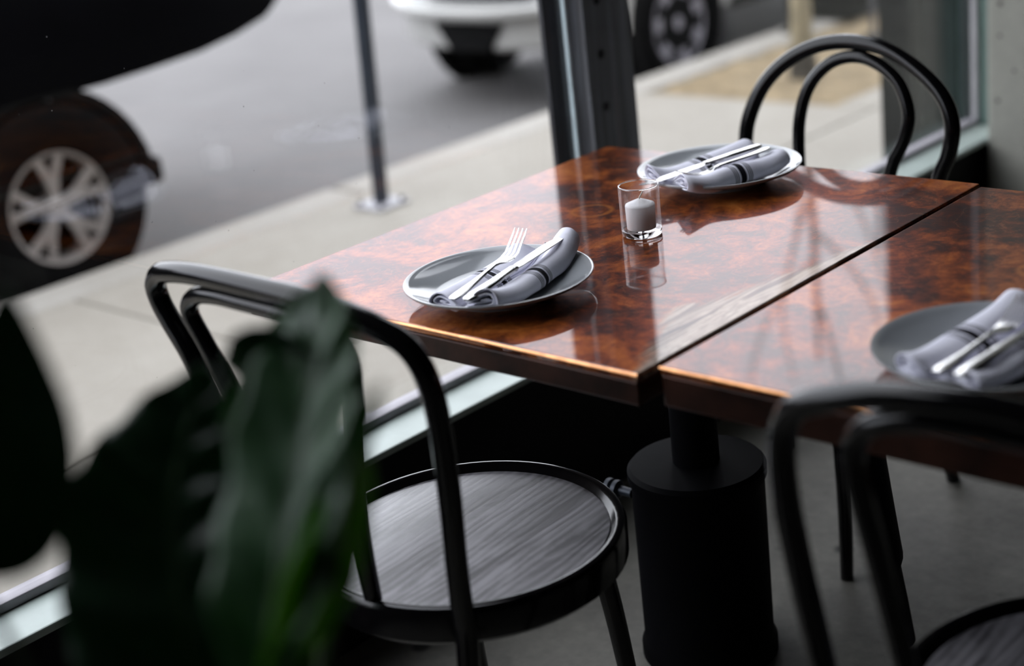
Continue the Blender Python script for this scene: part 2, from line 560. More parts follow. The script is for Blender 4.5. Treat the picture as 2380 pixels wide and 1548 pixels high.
def add_tube(bm, path, radius, seg=12, closed=False, flat=1.0, ref=None):
    """sweep a circle along a path; radius may be a function of 0..1"""
    path = [Vector(p) for p in path]
    n = len(path)
    rad = radius if callable(radius) else (lambda t: radius)
    rings = []
    prev = None
    for i, p in enumerate(path):
        if closed:
            tg = path[(i + 1) % n] - path[(i - 1) % n]
        else:
            tg = path[min(i + 1, n - 1)] - path[max(i - 1, 0)]
        tg.normalize()
        if prev is None:
            a = Vector(ref) if ref is not None else (Vector((0, 0, 1)) if abs(tg.z) < 0.9 else Vector((1, 0, 0)))
        else:
            a = prev
        u = (a - tg * a.dot(tg)).normalized()
        prev = u
        v = tg.cross(u)
        r = rad(i / max(1, n - 1))
        rings.append([bm.verts.new(p + u * (r * math.cos(2 * math.pi * k / seg)) + v * (r * flat * math.sin(2 * math.pi * k / seg))) for k in range(seg)])
    pairs = list(zip(rings, rings[1:])) + ([(rings[-1], rings[0])] if closed else [])
    for a, b in pairs:
        for k in range(seg):
            bm.faces.new((a[k], b[k], b[(k + 1) % seg], a[(k + 1) % seg]))
    if not closed:
        bm.faces.new(rings[0])
        bm.faces.new(list(reversed(rings[-1])))
    bmesh.ops.recalc_face_normals(bm, faces=bm.faces)


# ------------------------------------------------------------------ the setting
S = 'structure'
GX = -2.11                     # plane of the window glass
Y0, Y1 = -0.20, 4.10            # window opening along the street
CEIL = 3.3
box('floor', -2.10, 5.0, -4.6, 6.6, -0.25, 0.0, 'floor', kind=S)
box('ceiling', -2.16, 5.0, -4.6, 6.6, CEIL, CEIL + 0.2, 'room_dark', kind=S)
box('wall_back', 5.0, 5.2, -4.6, 6.6, -0.25, CEIL + 0.2, 'room_dark', kind=S)
box('wall_near', -2.16, 5.0, -4.8, -4.6, -0.25, CEIL + 0.2, 'room_dark', kind=S)
box('wall_far', -2.16, 5.0, 6.6, 6.8, -0.25, CEIL + 0.2, 'room_dark', kind=S)
box('wall_window', -2.15, -2.03, -4.6, 6.6, -0.25, 0.343, 'wall_dark', kind=S)
box('wall_header', -2.16, -2.02, -4.6, 6.6, 2.95, CEIL, 'wall_dark', kind=S)
box('wall_window_end', -2.15, -2.03, 4.19, 6.6, 0.325, 2.95, 'wall_dark', kind=S)
box('wall_window_start', -2.15, -2.03, -4.6, Y0 - 0.08, 0.325, 2.95, 'wall_dark', kind=S)
box('trim_1', -2.115, -2.0, Y0 - 0.08, 4.10, 0.343, 0.357, 'sill', kind=S, bev=0.003)

w1 = empty('window_1', (GX, 0, 0.357), kind=S)


def win_part(name, x0, x1, y0, y1, z0, z1, mat, bev=0.0):
    bm = bmesh.new()
    add_box(bm, x0, x1, y0, y1, z0, z1, bev)
    return link(name, bm, mat, w1, smooth=False)


win_part('pane', -0.006, 0.006, Y0, 2.3835, 0.010, 2.593, 'pane')
win_part('pane', -0.006, 0.006, 2.3895, Y1, 0.010, 2.593, 'pane')
win_part('glazing_seal', -0.005, 0.005, 2.3835, 2.3895, 0.010, 2.593, 'silicone')
win_part('bottom_channel', -0.02, 0.014, Y0, Y1, 0.0, 0.016, 'strip', 0.002)
win_part('top_channel', -0.02, 0.014, Y0, Y1, 2.577, 2.593, 'strip', 0.002)
win_part('jamb', -0.010, 0.105, Y1 + 0.012, Y1 + 0.09, -0.03, 2.593, 'frame_green', 0.003)
win_part('jamb', -0.035, 0.105, Y0 - 0.08, Y0, -0.03, 2.593, 'frame_green', 0.003)
win_part('jamb_seal', -0.006, 0.012, Y1, Y1 + 0.012, 0.010, 2.593, 'pole_base', 0.002)

# street: sidewalk slabs, curb stones, road
sw = empty('sidewalk', (-2.16, 0, -0.02), kind=S)


def slab(name, x0, x1, y0, y1, mat, z1=0.0, z0=-0.12, bev=0.006):
    bm = bmesh.new()
    g = 0.005
    cx, cy = (x0 + x1) / 2, (y0 + y1) / 2
    add_box(bm, x0 + g - cx, x1 - g - cx, y0 + g - cy, y1 - g - cy, z0, z1, bev)
    return link(name, bm, mat, sw, smooth=False, loc=(cx + 2.16, cy, 0.02))


yy = -8.5
while yy < 17.9:
    slab('slab', -3.265, -2.16, yy, yy + 3.0, 'sidewalk')
    yy += 3.0
for a, b_ in ((-6.5, -3.5), (-3.5, -0.5), (-0.5, 2.5), (2.5, 5.5), (7.5, 10.5), (10.5, 13.5), (13.5, 16.5)):
    slab('slab', -4.445, -3.265, a, b_, 'sidewalk')
slab('slab', -3.45, -3.265, 5.5, 7.5, 'sidewalk')
yy = -8.2
while yy < 17:
    slab('curb_stone', -4.665, -4.445, yy, yy + 2.4, 'curb', 0.0, -0.24, 0.02)
    yy += 2.4
box('road', -46.0, -4.66, -30, 46, -0.40, -0.20, 'road', kind=S)
box('ground_base', -4.70, -2.15, -10, 18, -0.40, -0.115, 'soil', kind=S)

# interior concrete column at the end of the window
bm = bmesh.new()
add_box(bm, 0, 0.62, 0, 0.55, 0, CEIL, 0.008)
link('concrete_column', bm, 'column', smooth=False, loc=(-1.998, 3.962, 0), label='pitted grey concrete column at the right end of the window', cat='column')

# ------------------------------------------------------------------ outside: steel post, pilaster, pole, tree, vehicles
post = empty('steel_post', (-2.26, 2.62, -0.02), label='weathered dark steel post standing just outside the window glass', cat='post')


def pbox(name, x0, x1, y0, y1, mat='steel_post'):
    bm = bmesh.new()
    add_box(bm, x0, x1, y0, y1, 0, 3.6, 0.002)
    return link(name, bm, mat, post, smooth=False)


fl = pbox('flange', 0.048, 0.060, -0.072, 0.083)
pbox('flange', -0.068, -0.056, -0.072, 0.083)
pbox('web', -0.056, 0.048, 0.000, 0.012)
for k, z in enumerate((0.62, 0.735, 0.85, 0.965, 1.08, 1.195)):
    bm = bmesh.new()
    add_lathe(bm, [(0.0095, 0.0), (0.0095, 0.0012)], 16, axis='X')
    link('bolt_hole', bm, 'black_trim', fl, loc=(0.0600, -0.024, z - 0.02 + 0.06))
bm = bmesh.new()
add_box(bm, -0.11, 0.09, -0.11, 0.12, 0, 0.015, 0.002)
link('base_plate', bm, 'steel_post', post)

pil = empty('shopfront_pilaster', (-2.45, 4.4, -0.02), label='dark painted shopfront pilaster outside, beyond the end of the window', cat='pilaster')
for nm, x0, x1, y0, y1, mt in (('shaft', -0.06, 0.27, -0.125, 0.9, 'pilaster'), ('panel', 0.262, 0.272, -0.235, -0.127, 'pilaster_edge'),
                               ('fillet', 0.15, 0.262, -0.255, -0.127, 'pilaster'), ('fillet', 0.10, 0.15, -0.30, -0.127, 'pilaster')):
    bm = bmesh.new()
    add_box(bm, x0, x1, y0, y1, 0, 3.8, 0.004)
    link(nm, bm, mt, pil, smooth=False)

pole = empty('street_pole', (-4.245, 3.695, 0.0), label='slim blue-grey street pole on a pale base plate on the sidewalk', cat='pole')
bm = bmesh.new()
add_tube(bm, [Vector((0, 0, 0.012)) + Vector((0.030, 0.028, 1.0)) * h for h in (0, 0.4, 0.8, 1.1, 1.3)], 0.029, 16)
link('pipe', bm, 'pole', pole)
bm = bmesh.new()
add_box(bm, -0.075, 0.075, -0.075, 0.075, 0, 0.014, 0.004)
link('base_plate', bm, 'pole_base', pole)
for sx_, sy_ in ((1, 1), (1, -1), (-1, 1), (-1, -1)):
    bm = bmesh.new()
    add_lathe(bm, [(0.010, 0.014), (0.010, 0.024), (0.005, 0.028)], 6)
    link('bolt', bm, 'pole', pole, loc=(0.054 * sx_, 0.054 * sy_, 0))

bm = bmesh.new()
N = 14
rows = []
for i in range(N + 1):
    rows.append([bm.verts.new((-0.495 + 0.99 * i / N, -0.995 + 1.99 * j / (2 * N), -0.012 - 0.03 * random.random() + 0.03 * math.exp(-((i - N / 2) ** 2 + (j - 5) ** 2) / 14))) for j in range(2 * N + 1)])
for i in range(N):
    for j in range(2 * N):
        bm.faces.new((rows[i][j], rows[i + 1][j], rows[i + 1][j + 1], rows[i][j + 1]))
geo = bmesh.ops.extrude_face_region(bm, geom=list(bm.faces))
for v_ in [g for g in geo['geom'] if isinstance(g, bmesh.types.BMVert)]:
    v_.co.z = -0.10
bmesh.ops.recalc_face_normals(bm, faces=bm.faces)
link('tree_pit', bm, 'soil', loc=(-3.9475, 6.5, 0), angle=80, label='dry brown mulch filling the tree pit in the sidewalk', cat='mulch', kind='stuff')

tree = empty('street_tree', (-3.86, 5.92, -0.03), label='slim pale-barked street tree rising from the brown tree pit', cat='tree')
bm = bmesh.new()
add_tube(bm, catmull([(0.0, 0, 0.16), (0.004, 0.0, 0.5), (-0.01, 0.01, 1.2), (0.015, 0.0, 2.0), (0.0, 0.02, 2.9)], 5), lambda t: 0.052 - 0.042 * t, 14)
link('trunk', bm, 'bark', tree)
for k in range(6):
    a = 2.4 * k
    z_ = 1.75 + 0.16 * k
    bm = bmesh.new()
    add_tube(bm, catmull([(0.005, 0.0, z_), (0.14 * math.cos(a), 0.14 * math.sin(a), z_ + 0.16), (0.30 * math.cos(a), 0.30 * math.sin(a), z_ + 0.46), (0.36 * math.cos(a + 0.2), 0.36 * math.sin(a + 0.2), z_ + 0.8)], 4), lambda t: 0.012 - 0.009 * t, 8)
    link('branch', bm, 'bark', tree)
bm = bmesh.new()
add_tube(bm, [(0.01, 0.0, 0.0), (0.006, 0, 0.05), (0.002, 0, 0.11), (0.0, 0, 0.17)], lambda t: 0.075 - 0.021 * t, 14)
link('root_collar', bm, 'bark_dark', tree)

bol = empty('bollard', (-4.53, 6.87, 0.0), label='thin black metal bollard at the curb left of the tree', cat='bollard')
bm = bmesh.new()
add_lathe(bm, [(0.055, 0), (0.055, 0.012), (0.026, 0.02), (0.024, 0.75), (0.03, 0.76), (0.03, 0.80), (0.012, 0.83), (0.0, 0.835)], 18)
link('shaft', bm, 'black_trim', bol)
bm = bmesh.new()
add_lathe(bm, [(0.031, 0.62), (0.031, 0.66)], 18)
link('band', bm, 'pole', bol)

cab = empty('street_cabinet', (-4.50, 7.65, 0.0), label='black street cabinet standing at the curb right of the tree', cat='cabinet')
bm = bmesh.new()
add_box(bm, -0.16, 0.14, -0.48, 0.75, 0.03, 1.05, 0.012)
link('body', bm, 'black_trim', cab, smooth=False)
bm = bmesh.new()
add_box(bm, -0.14, 0.12, -0.46, 0.73, 0.0, 0.03, 0.0)
link('plinth', bm, 'black_trim', cab)
for y0_, y1_ in ((-0.46, 0.125), (0.145, 0.73)):
    bm = bmesh.new()
    add_box(bm, 0.14, 0.148, y0_, y1_, 0.06, 1.01, 0.003)
    dr = link('door', bm, 'black_trim', cab)
    bm = bmesh.new()
    add_box(bm, 0.148, 0.165, y1_ - 0.06, y1_ - 0.04, 0.5, 0.62, 0.003)
    link('handle', bm, 'pole', dr)

sp = empty('signpost', (-4.02, 6.80, 0.0), label='thin dark green signpost on the far sidewalk behind the round chair back', cat='pole')
bm = bmesh.new()
add_tube(bm, [(0, 0, 0.008), (0, 0, 1.2), (0, 0, 2.6)], 0.013, 12)
link('pipe', bm, 'steel_post', sp)
bm = bmesh.new()
add_lathe(bm, [(0.06, 0), (0.06, 0.01)], 18)
link('base_plate', bm, 'pole', sp)


# --- vehicles
def wheel(parent, y, z, xs, tr, rr, width, rim_mat, spokes, side=1, split=True):
    """wheel with its outer face at local x = xs, facing +x (side=1) or -x"""
    w = empty('wheel', (xs, y, z))
    w.parent = parent
    if side < 0:
        w.rotation_euler = (0, 0, math.pi)
    bm = bmesh.new()
    add_lathe(bm, [(rr, -width), (tr * 0.93, -width), (tr, -width * 0.86), (tr, -width * 0.12), (tr * 0.965, -0.012), (tr * 0.90, 0.004), (rr * 1.12, 0.0), (rr, -0.012), (rr, -width)], 56, axis='X', cap=False)
    link('tyre', bm, 'tyre', w)
    bm = bmesh.new()
    add_lathe(bm, [(rr, -0.02), (rr * 0.985, -0.006), (rr * 0.93, -0.010), (rr * 0.92, -0.05), (rr * 0.9, -width * 0.8)], 48, axis='X', cap=False)
    link('rim', bm, rim_mat, w)
    bm = bmesh.new()
    add_lathe(bm, [(0.001, -0.10), (rr * 0.92, -0.10)], 40, axis='X')
    link('brake_disc', bm, 'black_trim', w)
    bm = bmesh.new()
    add_lathe(bm, [(0.0, -0.012), (rr * 0.16, -0.014), (rr * 0.21, -0.026), (rr * 0.21, -0.10)], 24, axis='X')
    link('hub', bm, rim_mat, w)
    for k in range(spokes):
        a0 = 2 * math.pi * k / spokes + 0.35
        for da in ((-0.24, 0.24) if split else (0.0,)):
            bm = bmesh.new()
            pts = []
            for t in (0, 0.5, 1):
                r_ = rr * (0.16 + 0.79 * t)
                aa = a0 + da * t
                wdt = rr * (0.070 + 0.010 * t) * (1 if split else 2.2)
                c_ = Vector((-0.022 + 0.010 * t, r_ * math.cos(aa), r_ * math.sin(aa)))
                tn = Vector((0, -math.sin(aa), math.cos(aa)))
                pts.append([c_ - tn * wdt, c_ + tn * wdt, c_ + tn * wdt * 0.8 + Vector((-0.03, 0, 0)), c_ - tn * wdt * 0.8 + Vector((-0.03, 0, 0))])
            vv = [[bm.verts.new(p) for p in q] for q in pts]
            for a_, b2 in zip(vv, vv[1:]):
                for k2 in range(4):
                    bm.faces.new((a_[k2], a_[(k2 + 1) % 4], b2[(k2 + 1) % 4], b2[k2]))
            bm.faces.new(vv[0])
            bm.faces.new(list(reversed(vv[-1])))
            bmesh.ops.recalc_face_normals(bm, faces=bm.faces)
            link('spoke', bm, rim_mat, w)
    return w


def loft_body(name, stations, mat, parent, angle=50):
    """stations: (y, half_width, z_bottom, z_shoulder, half_width_top, z_top)"""
    bm = bmesh.new()
    rings = []
    for (y, hw, zb, zs, ht, zt) in stations:
        side = [(0, zb), (hw * 0.55, zb), (hw * 0.93, zb), (hw * 0.985, zb + 0.03), (hw, zb + (zs - zb) * 0.5), (hw * 0.985, zs - 0.04), (hw * 0.955, zs), (ht * 1.0, zs + (zt - zs) * 0.55), (ht * 0.93, zs + (zt - zs) * 0.92), (ht * 0.6, zt)]
        ring = [(x, y, z) for x, z in side] + [(0, y, zt)] + [(-x, y, z) for x, z in reversed(side[1:])]
        rings.append([bm.verts.new(p) for p in ring])
    n = len(rings[0])
    for a, b in zip(rings, rings[1:]):
        for k in range(n):
            bm.faces.new((a[k], a[(k + 1) % n], b[(k + 1) % n], b[k]))
    bm.faces.new(rings[0])
    bm.faces.new(list(reversed(rings[-1])))
    bmesh.ops.recalc_face_normals(bm, faces=bm.faces)
    return link(name, bm, mat, parent, angle=angle)


# white car, its front end towards the pole
car = empty('parked_car', (-5.66, 5.62, -0.20), label='white car parked at the curb with its front bumper behind the steel post', cat='car')
HW = 0.72
loft_body('body', [(0.16, HW * 0.80, 0.42, 0.66, HW * 0.72, 0.70), (0.30, HW * 0.95, 0.36, 0.74, HW * 0.85, 0.78), (0.55, HW, 0.33, 0.84, HW * 0.88, 0.88),
                   (1.15, HW, 0.30, 0.90, HW * 0.86, 0.98), (1.35, HW, 0.30, 0.92, HW * 0.82, 1.08), (1.95, HW, 0.30, 0.94, HW * 0.72, 1.44), (2.9, HW, 0.30, 0.96, HW * 0.72, 1.47),
                   (3.6, HW, 0.32, 0.96, HW * 0.74, 1.38), (3.95, HW * 0.97, 0.36, 0.94, HW * 0.8, 1.02), (4.15, HW * 0.9, 0.42, 0.86, HW * 0.78, 0.9)], 'white_paint', car)


def curved_bar(name, mat, parent, x0, x1, z0, z1, y_in, y_out, curve, n=14, bev=0.02, zrise=0.0, x0t=None, x1t=None):
    """a bar across the car front; y grows away from the nose towards the sides"""
    bm = bmesh.new()
    rings = []
    for i in range(n + 1):
        t = i / n
        xb = x0 + (x1 - x0) * t
        xt = (x0t if x0t is not None else x0) + ((x1t if x1t is not None else x1) - (x0t if x0t is not None else x0)) * t
        q = lambda x: curve * abs(x / HW) ** 3
        zr = zrise * abs(xb / HW) ** 2
        rings.append([bm.verts.new(p) for p in ((xb, y_in + q(xb), z0 + zr), (xb, y_out + bev + q(xb), z0 + zr), (xb, y_out + q(xb), z0 + bev + zr), (xt, y_out + q(xt), z1 - bev + zr), (xt, y_out + bev + q(xt), z1 + zr), (xt, y_in + q(xt), z1 + zr))])
    for a, b in zip(rings, rings[1:]):
        for k in range(6):
            bm.faces.new((a[k], a[(k + 1) % 6], b[(k + 1) % 6], b[k]))
    bm.faces.new(rings[0])
    bm.faces.new(list(reversed(rings[-1])))
    bmesh.ops.recalc_face_normals(bm, faces=bm.faces)
    return link(name, bm, mat, parent, angle=35)


bp = curved_bar('bumper', 'white_paint', car, -HW, HW, 0.31, 0.49, 0.42, 0.02, 0.28, zrise=0.03)
curved_bar('bumper_ledge', 'white_paint', bp, -HW, HW, 0.48, 0.535, 0.42, -0.06, 0.28, bev=0.014, zrise=0.03)
curved_bar('lower_intake', 'black_trim', bp, -0.10, 0.17, 0.305, 0.455, 0.10, 0.004, 0.28, bev=0.012, x0t=-0.20, x1t=0.26)
curved_bar('grille', 'black_trim', car, -0.42, 0.42, 0.55, 0.66, 0.40, 0.12, 0.28, bev=0.012)
for k in range(4):
    curved_bar('grille_slat', 'pole', car, -0.40, 0.40, 0.560 + k * 0.024, 0.567 + k * 0.024, 0.20, 0.112, 0.28, bev=0.002)
for sgn in (-1, 1):
    curved_bar('headlight', 'silicone', car, sgn * 0.44, sgn * 0.68, 0.52, 0.65, 0.5, 0.08, 0.30, bev=0.02)
    bm = bmesh.new()
    add_box(bm, -0.03, 0.03, -0.02, 0.02, -0.02, 0.02, 0.008)
    link('marker_lamp', bm, 'red_lens', car, loc=(sgn * (HW - 0.05), 0.31, 0.56))
for yw in (0.83, 3.25):
    for sgn in (1, -1):
        bm = bmesh.new()
        add_lathe(bm, [(0.385, -0.05), (0.385, 0.004), (0.375, 0.006), (0.001, 0.006)], 40, axis='X')
        arch = link('wheel_arch', bm, 'black_trim', car, loc=(sgn * HW, yw, 0.33))
        if sgn < 0:
            arch.rotation_euler = (0, 0, math.pi)
        wheel(car, yw, 0.315, sgn * (HW + 0.022), 0.315, 0.215, 0.19, 'alloy_grey', 7, sgn, False)
for sgn in (1, -1):
    bm = bmesh.new()
    add_box(bm, -0.004, 0.004, 1.75, 3.3, 0.98, 1.30, 0.002)
    link('side_window', bm, 'car_glass', car, loc=(sgn * HW * 0.83, 0, 0))
    bm = bmesh.new()
    add_box(bm, -0.006, 0.006, 1.3, 2.75, 0.30, 0.36, 0.003)
    link('rocker_trim', bm, 'black_trim', car, loc=(sgn * (HW + 0.0), 0, 0))

# black truck
tk = empty('parked_truck', (-5.86, 2.81, -0.20), label='black truck parked at the curb at the left with a silver-spoked front wheel', cat='truck')
TW = 0.93
ST = []
for (y, k, zb) in ((1.36, 0.66, 0.90), (1.30, 0.78, 0.86), (1.15, 0.89, 0.82), (0.95, 0.96, 0.79), (0.75, 0.99, 0.765), (0.5, 1.0, 0.75), (0.3, 1.0, 0.74), (0.0, 1.0, 0.74), (-0.45, 1.0, 0.74), (-0.8, 1.0, 0.72)):
    ST.append((y, TW * k, zb, 1.25, TW * k * 0.86, 1.38))
ST += [(-1.0, TW, 0.60, 1.28, TW * 0.82, 1.50), (-1.55, TW, 0.58, 1.30, TW * 0.74, 1.98), (-3.0, TW, 0.58, 1.30, TW * 0.74, 2.0), (-3.3, TW, 0.58, 1.30, TW * 0.8, 1.6), (-5.2, TW, 0.62, 1.28, TW * 0.9, 1.32)]
loft_body('body', ST, 'black_paint', tk)
for sgn in (1, -1):
    for yw in (0.0, -3.6):
        wheel(tk, yw, 0.365, sgn * (TW - 0.005), 0.375, 0.205, 0.25, 'alloy', 5, sgn)
    # wheel-arch liner hanging in front of the tyre
    bm = bmesh.new()
    ins, outs = [], []
    for i in range(15):
        a = math.radians(8 + 120 * i / 14)
        for lst, r_ in ((ins, 0.385), (outs, 0.425)):
            lst.append([bm.verts.new((x, r_ * math.cos(a), 0.365 + r_ * math.sin(a))) for x in (-0.26, 0.0)])
    for i in range(14):
        bm.faces.new((ins[i][0], ins[i + 1][0], ins[i + 1][1], ins[i][1]))
        bm.faces.new((outs[i][0], outs[i][1], outs[i + 1][1], outs[i + 1][0]))
        bm.faces.new((ins[i][1], ins[i + 1][1], outs[i + 1][1], outs[i][1]))
        bm.faces.new((ins[i][0], outs[i][0], outs[i + 1][0], ins[i + 1][0]))
    for i in (0, 14):
        bm.faces.new((ins[i][0], ins[i][1], outs[i][1], outs[i][0]))
    bmesh.ops.recalc_face_normals(bm, faces=bm.faces)
    link('arch_liner', bm, 'black_trim', tk, loc=(sgn * (TW - 0.02) + (0.26 if sgn < 0 else 0), 0, 0))
    bm = bmesh.new()
    add_box(bm, -0.24, 0.0, 0.37, 0.46, 0.34, 0.44, 0.02)
    link('mud_flap', bm, 'black_trim', tk, loc=(sgn * (TW - 0.02) + (0.24 if sgn < 0 else 0), 0, 0))
    bm = bmesh.new()
    add_box(bm, -0.004, 0.004, -2.9, -1.5, 1.36, 1.80, 0.002)
    link('side_window', bm, 'car_glass', tk, loc=(sgn * TW * 0.84, 0, 0))
bm = bmesh.new()
add_box(bm, -0.55, 0.55, -5.0, 0.1, 0.62, 0.80, 0.02)
link('chassis', bm, 'black_trim', tk)


# ------------------------------------------------------------------ tables
def table(x0, x1, y0, y1, ztop, thick, cop, ped, label):
    cx, cy = (x0 + x1) / 2, (y0 + y1) / 2
    t = empty('copper_table', (cx, cy, 0), label=label, cat='table', group='copper-topped tables')
    hx, hy = (x1 - x0) / 2, (y1 - y0) / 2
    bm = bmesh.new()
    add_box(bm, -hx, hx, -hy, hy, ztop - 0.012, ztop, 0.0030, 3)
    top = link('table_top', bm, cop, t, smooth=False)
    bm = bmesh.new()
    add_box(bm, -hx + 0.001, hx - 0.001, -hy + 0.001, hy - 0.001, ztop - thick, ztop - 0.012, 0.003, 2)
    link('apron', bm, 'apron', t, smooth=False)
    # folded lip on the near edge, bevel highlight put into its brighter colour
    bm = bmesh.new()
    e = 0.0016
    for a in ((-hx, -hy, hx, -hy),):
        add_tube(bm, [(a[0], a[1], ztop - 0.0026), ((a[0] + a[2]) / 2, (a[1] + a[3]) / 2, ztop - 0.0026), (a[2], a[3], ztop - 0.0026)], 0.0022, 8)
    link('edge_fold', bm, 'copper_edge', top)
    px, py = ped[0] - cx, ped[1] - cy
    bm = bmesh.new()
    add_lathe(bm, [(0.118, 0), (0.118, 0.02), (0.112, 0.028), (0.112, 0.325), (0.117, 0.335), (0.117, 0.350), (0.111, 0.357), (0.045, 0.361)], 56)
    link('pedestal_drum', bm, 'iron', t, loc=(px, py, 0))
    bm = bmesh.new()
    add_lathe(bm, [(0.040, 0.30), (0.038, ztop - thick - 0.03), (0.085, ztop - thick - 0.015)], 32)
    link('pedestal_column', bm, 'iron', t, loc=(px, py, 0))
    bm = bmesh.new()
    add_box(bm, -0.22, 0.22, -0.22, 0.22, ztop - thick - 0.016, ztop - thick, 0.003)
    link('mounting_plate', bm, 'iron', t, smooth=False, loc=(px, py, 0))
    if cop == 'copper2':
        lp = catmull([(-1.06, 1.72, 0.70), (-1.10, 1.79, 0.58), (-1.135, 1.87, 0.44), (-1.165, 1.96, 0.24), (-1.185, 2.02, 0.12), (-1.205, 2.075, 0.014)], 6)
        bm = bmesh.new()
        add_tube(bm, [p - Vector((cx, cy, 0)) for p in lp], lambda q: 0.026 if q < 0.62 else 0.019, 14)
        link('cast_leg', bm, 'iron', t, angle=60)
        return t
    bm = bmesh.new()
    add_lathe(bm, [(0.0, 0.0), (0.016, 0.002), (0.016, 0.010), (0.011, 0.014), (0.016, 0.018), (0.016, 0.026), (0.008, 0.030), (0.008, 0.055)], 18, axis='X')
    kn = link('levelling_knob', bm, 'pole', t, loc=(px - 0.150, py - 0.06, 0.30))
    return t


T1 = (-1.985, -1.190, 1.417, 2.334)
T2 = (-1.172, -0.375, 1.440, 2.300)
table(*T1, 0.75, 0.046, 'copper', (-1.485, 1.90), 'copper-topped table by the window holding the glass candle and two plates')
table(*T2, 0.756, 0.056, 'copper2', (-0.77, 1.93), 'second copper-topped table at the right edge, holding one plate')


# ------------------------------------------------------------------ bentwood chairs
NEAR_OUT = [(.198, .0), (.199, .039), (.206, .106), (.216, .18), (.222, .234), (.227, .295), (.226, .350), (.214, .392), (.186, .418), (.119, .441), (.045, .451), (-.027, .454), (-.10, .455), (-.165, .453), (-.217, .447), (-.252, .438), (-.274, .416), (-.272, .39), (-.256, .362), (-.228, .318), (-.208, .25), (-.198, .16), (-.192, .06), (-.19, .0)]
NEAR_IN = [(.037, -.015), (.043, .068), (.053, .137), (.075, .239), (.096, .32), (.105, .37), (.092, .405), (.055, .421), (.0, .424), (-.071, .426), (-.13, .426), (-.178, .417), (-.205, .39), (-.186, .346), (-.150, .27), (-.122, .16), (-.105, .06), (-.098, -.015)]
FAR_OUT = [(.200, .0), (.216, .09), (.232, .18), (.236, .237), (.228, .295), (.196, .362), (.145, .411), (.081, .441), (.012, .449), (-.062, .438), (-.128, .404), (-.182, .358), (-.206, .304), (-.200, .247), (-.183, .204), (-.168, .11), (-.162, .0)]
FAR_IN = [(.090, -.015), (.108, .10), (.117, .206), (.117, .293), (.097, .361), (.054, .407), (.003, .422), (-.047, .411), (-.093, .377), (-.116, .321), (-.109, .272), (-.082, .211), (-.06, .10), (-.05, -.015)]
_r = NEAR_OUT[:11]
SYM_OUT = _r + [(-.0, .454)] + [(-u, h) for u, h in reversed(_r)]
_r = [(.085, -.015), (.092, .068), (.104, .137), (.122, .239), (.137, .32), (.142, .365), (.124, .402), (.075, .422)]
SYM_IN = _r + [(0, .427)] + [(-u, h) for u, h in reversed(_r)]
REC, BOW, SEAT_Z, SEAT_R = 0.10, 0.3, 0.46, 0.224


def chair(loc, rot, outer, inner, u0, label):
    t = empty('bentwood_chair', (*loc, 0), rot, label, 'chair', 'black bentwood chairs')

    def B(u, h, off=0.0):
        return Vector((u + u0, -0.20 - math.sin(REC) * h + BOW * u * u + off, SEAT_Z + math.cos(REC) * h))
    up_ = catmull([B(u, h) for u, h in outer], 5)
    a0, a1 = up_[0], up_[-1]
    sa, sb = (1, -1) if a0.x > a1.x else (-1, 1)
    legA = catmull([Vector((a0.x + sa * 0.012, a0.y - 0.075, 0.0)), Vector((a0.x + sa * 0.006, a0.y - 0.045, 0.15)), Vector((a0.x, a0.y - 0.012, 0.34)), a0], 5)
    legB = catmull([a1, Vector((a1.x, a1.y - 0.012, 0.34)), Vector((a1.x + sb * 0.006, a1.y - 0.045, 0.15)), Vector((a1.x + sb * 0.012, a1.y - 0.075, 0.0))], 5)
    bm = bmesh.new()
    add_tube(bm, legA[:-1] + up_ + legB[1:], lambda s: 0.0150 if 0.05 < s < 0.95 else 0.0135, 14)
    link('back_hoop', bm, 'wood', t, angle=60)
    bm = bmesh.new()
    add_tube(bm, catmull([B(u, h, 0.004) for u, h in inner], 5), 0.0125, 14)
    link('inner_hoop', bm, 'wood', t, angle=60)
    # seat: bent ring with a proud lip, veneer panel set slightly below it
    R_ = SEAT_R
    so = (0.004, 0.016, 0.006)
    bm = bmesh.new()
    add_lathe(bm, [(R_ - 0.026, 0.402), (R_ - 0.004, 0.402), (R_ + 0.004, 0.410), (R_ + 0.005, 0.450), (R_ + 0.001, 0.4585), (R_ - 0.006, 0.460), (R_ - 0.012, 0.4575), (R_ - 0.017, 0.450), (R_ - 0.026, 0.447)], 72, cap=False)
    link('seat_ring', bm, 'wood', t, loc=so)
    bm = bmesh.new()
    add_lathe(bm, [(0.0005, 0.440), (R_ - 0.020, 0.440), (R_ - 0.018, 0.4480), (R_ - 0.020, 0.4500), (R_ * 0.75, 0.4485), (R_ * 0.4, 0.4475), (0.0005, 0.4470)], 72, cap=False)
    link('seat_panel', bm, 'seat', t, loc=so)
    for s_ in (1, -1):
        bm = bmesh.new()
        add_tube(bm, catmull([(s_ * 0.135, 0.135, 0.43), (s_ * 0.148, 0.150, 0.30), (s_ * 0.160, 0.165, 0.14), (s_ * 0.172, 0.190, 0.0)], 5), lambda q: 0.017 - 0.005 * q, 12)
        link('front_leg', bm, 'wood', t)
        bm = bmesh.new()
        add_tube(bm, [((a0.x if a0.x * s_ > 0 else a1.x) * 0.99, -0.190, 0.442), (s_ * 0.145, -0.150, 0.440)], 0.010, 10)
        link('seat_block', bm, 'wood', t)
    return t


chair((-1.505, 1.365), 0.05, NEAR_OUT, NEAR_IN, -0.02, 'black bentwood chair at the near end of the window table, its back towards us')
chair((-1.588, 2.400), math.pi + 0.06, FAR_OUT, FAR_IN, 0.0, 'black bentwood chair at the far end of the window table, facing us')
chair((-0.600, 1.44), 0.05, SYM_OUT, SYM_IN, -0.02, 'black bentwood chair in the right foreground, its back rail across the second table')


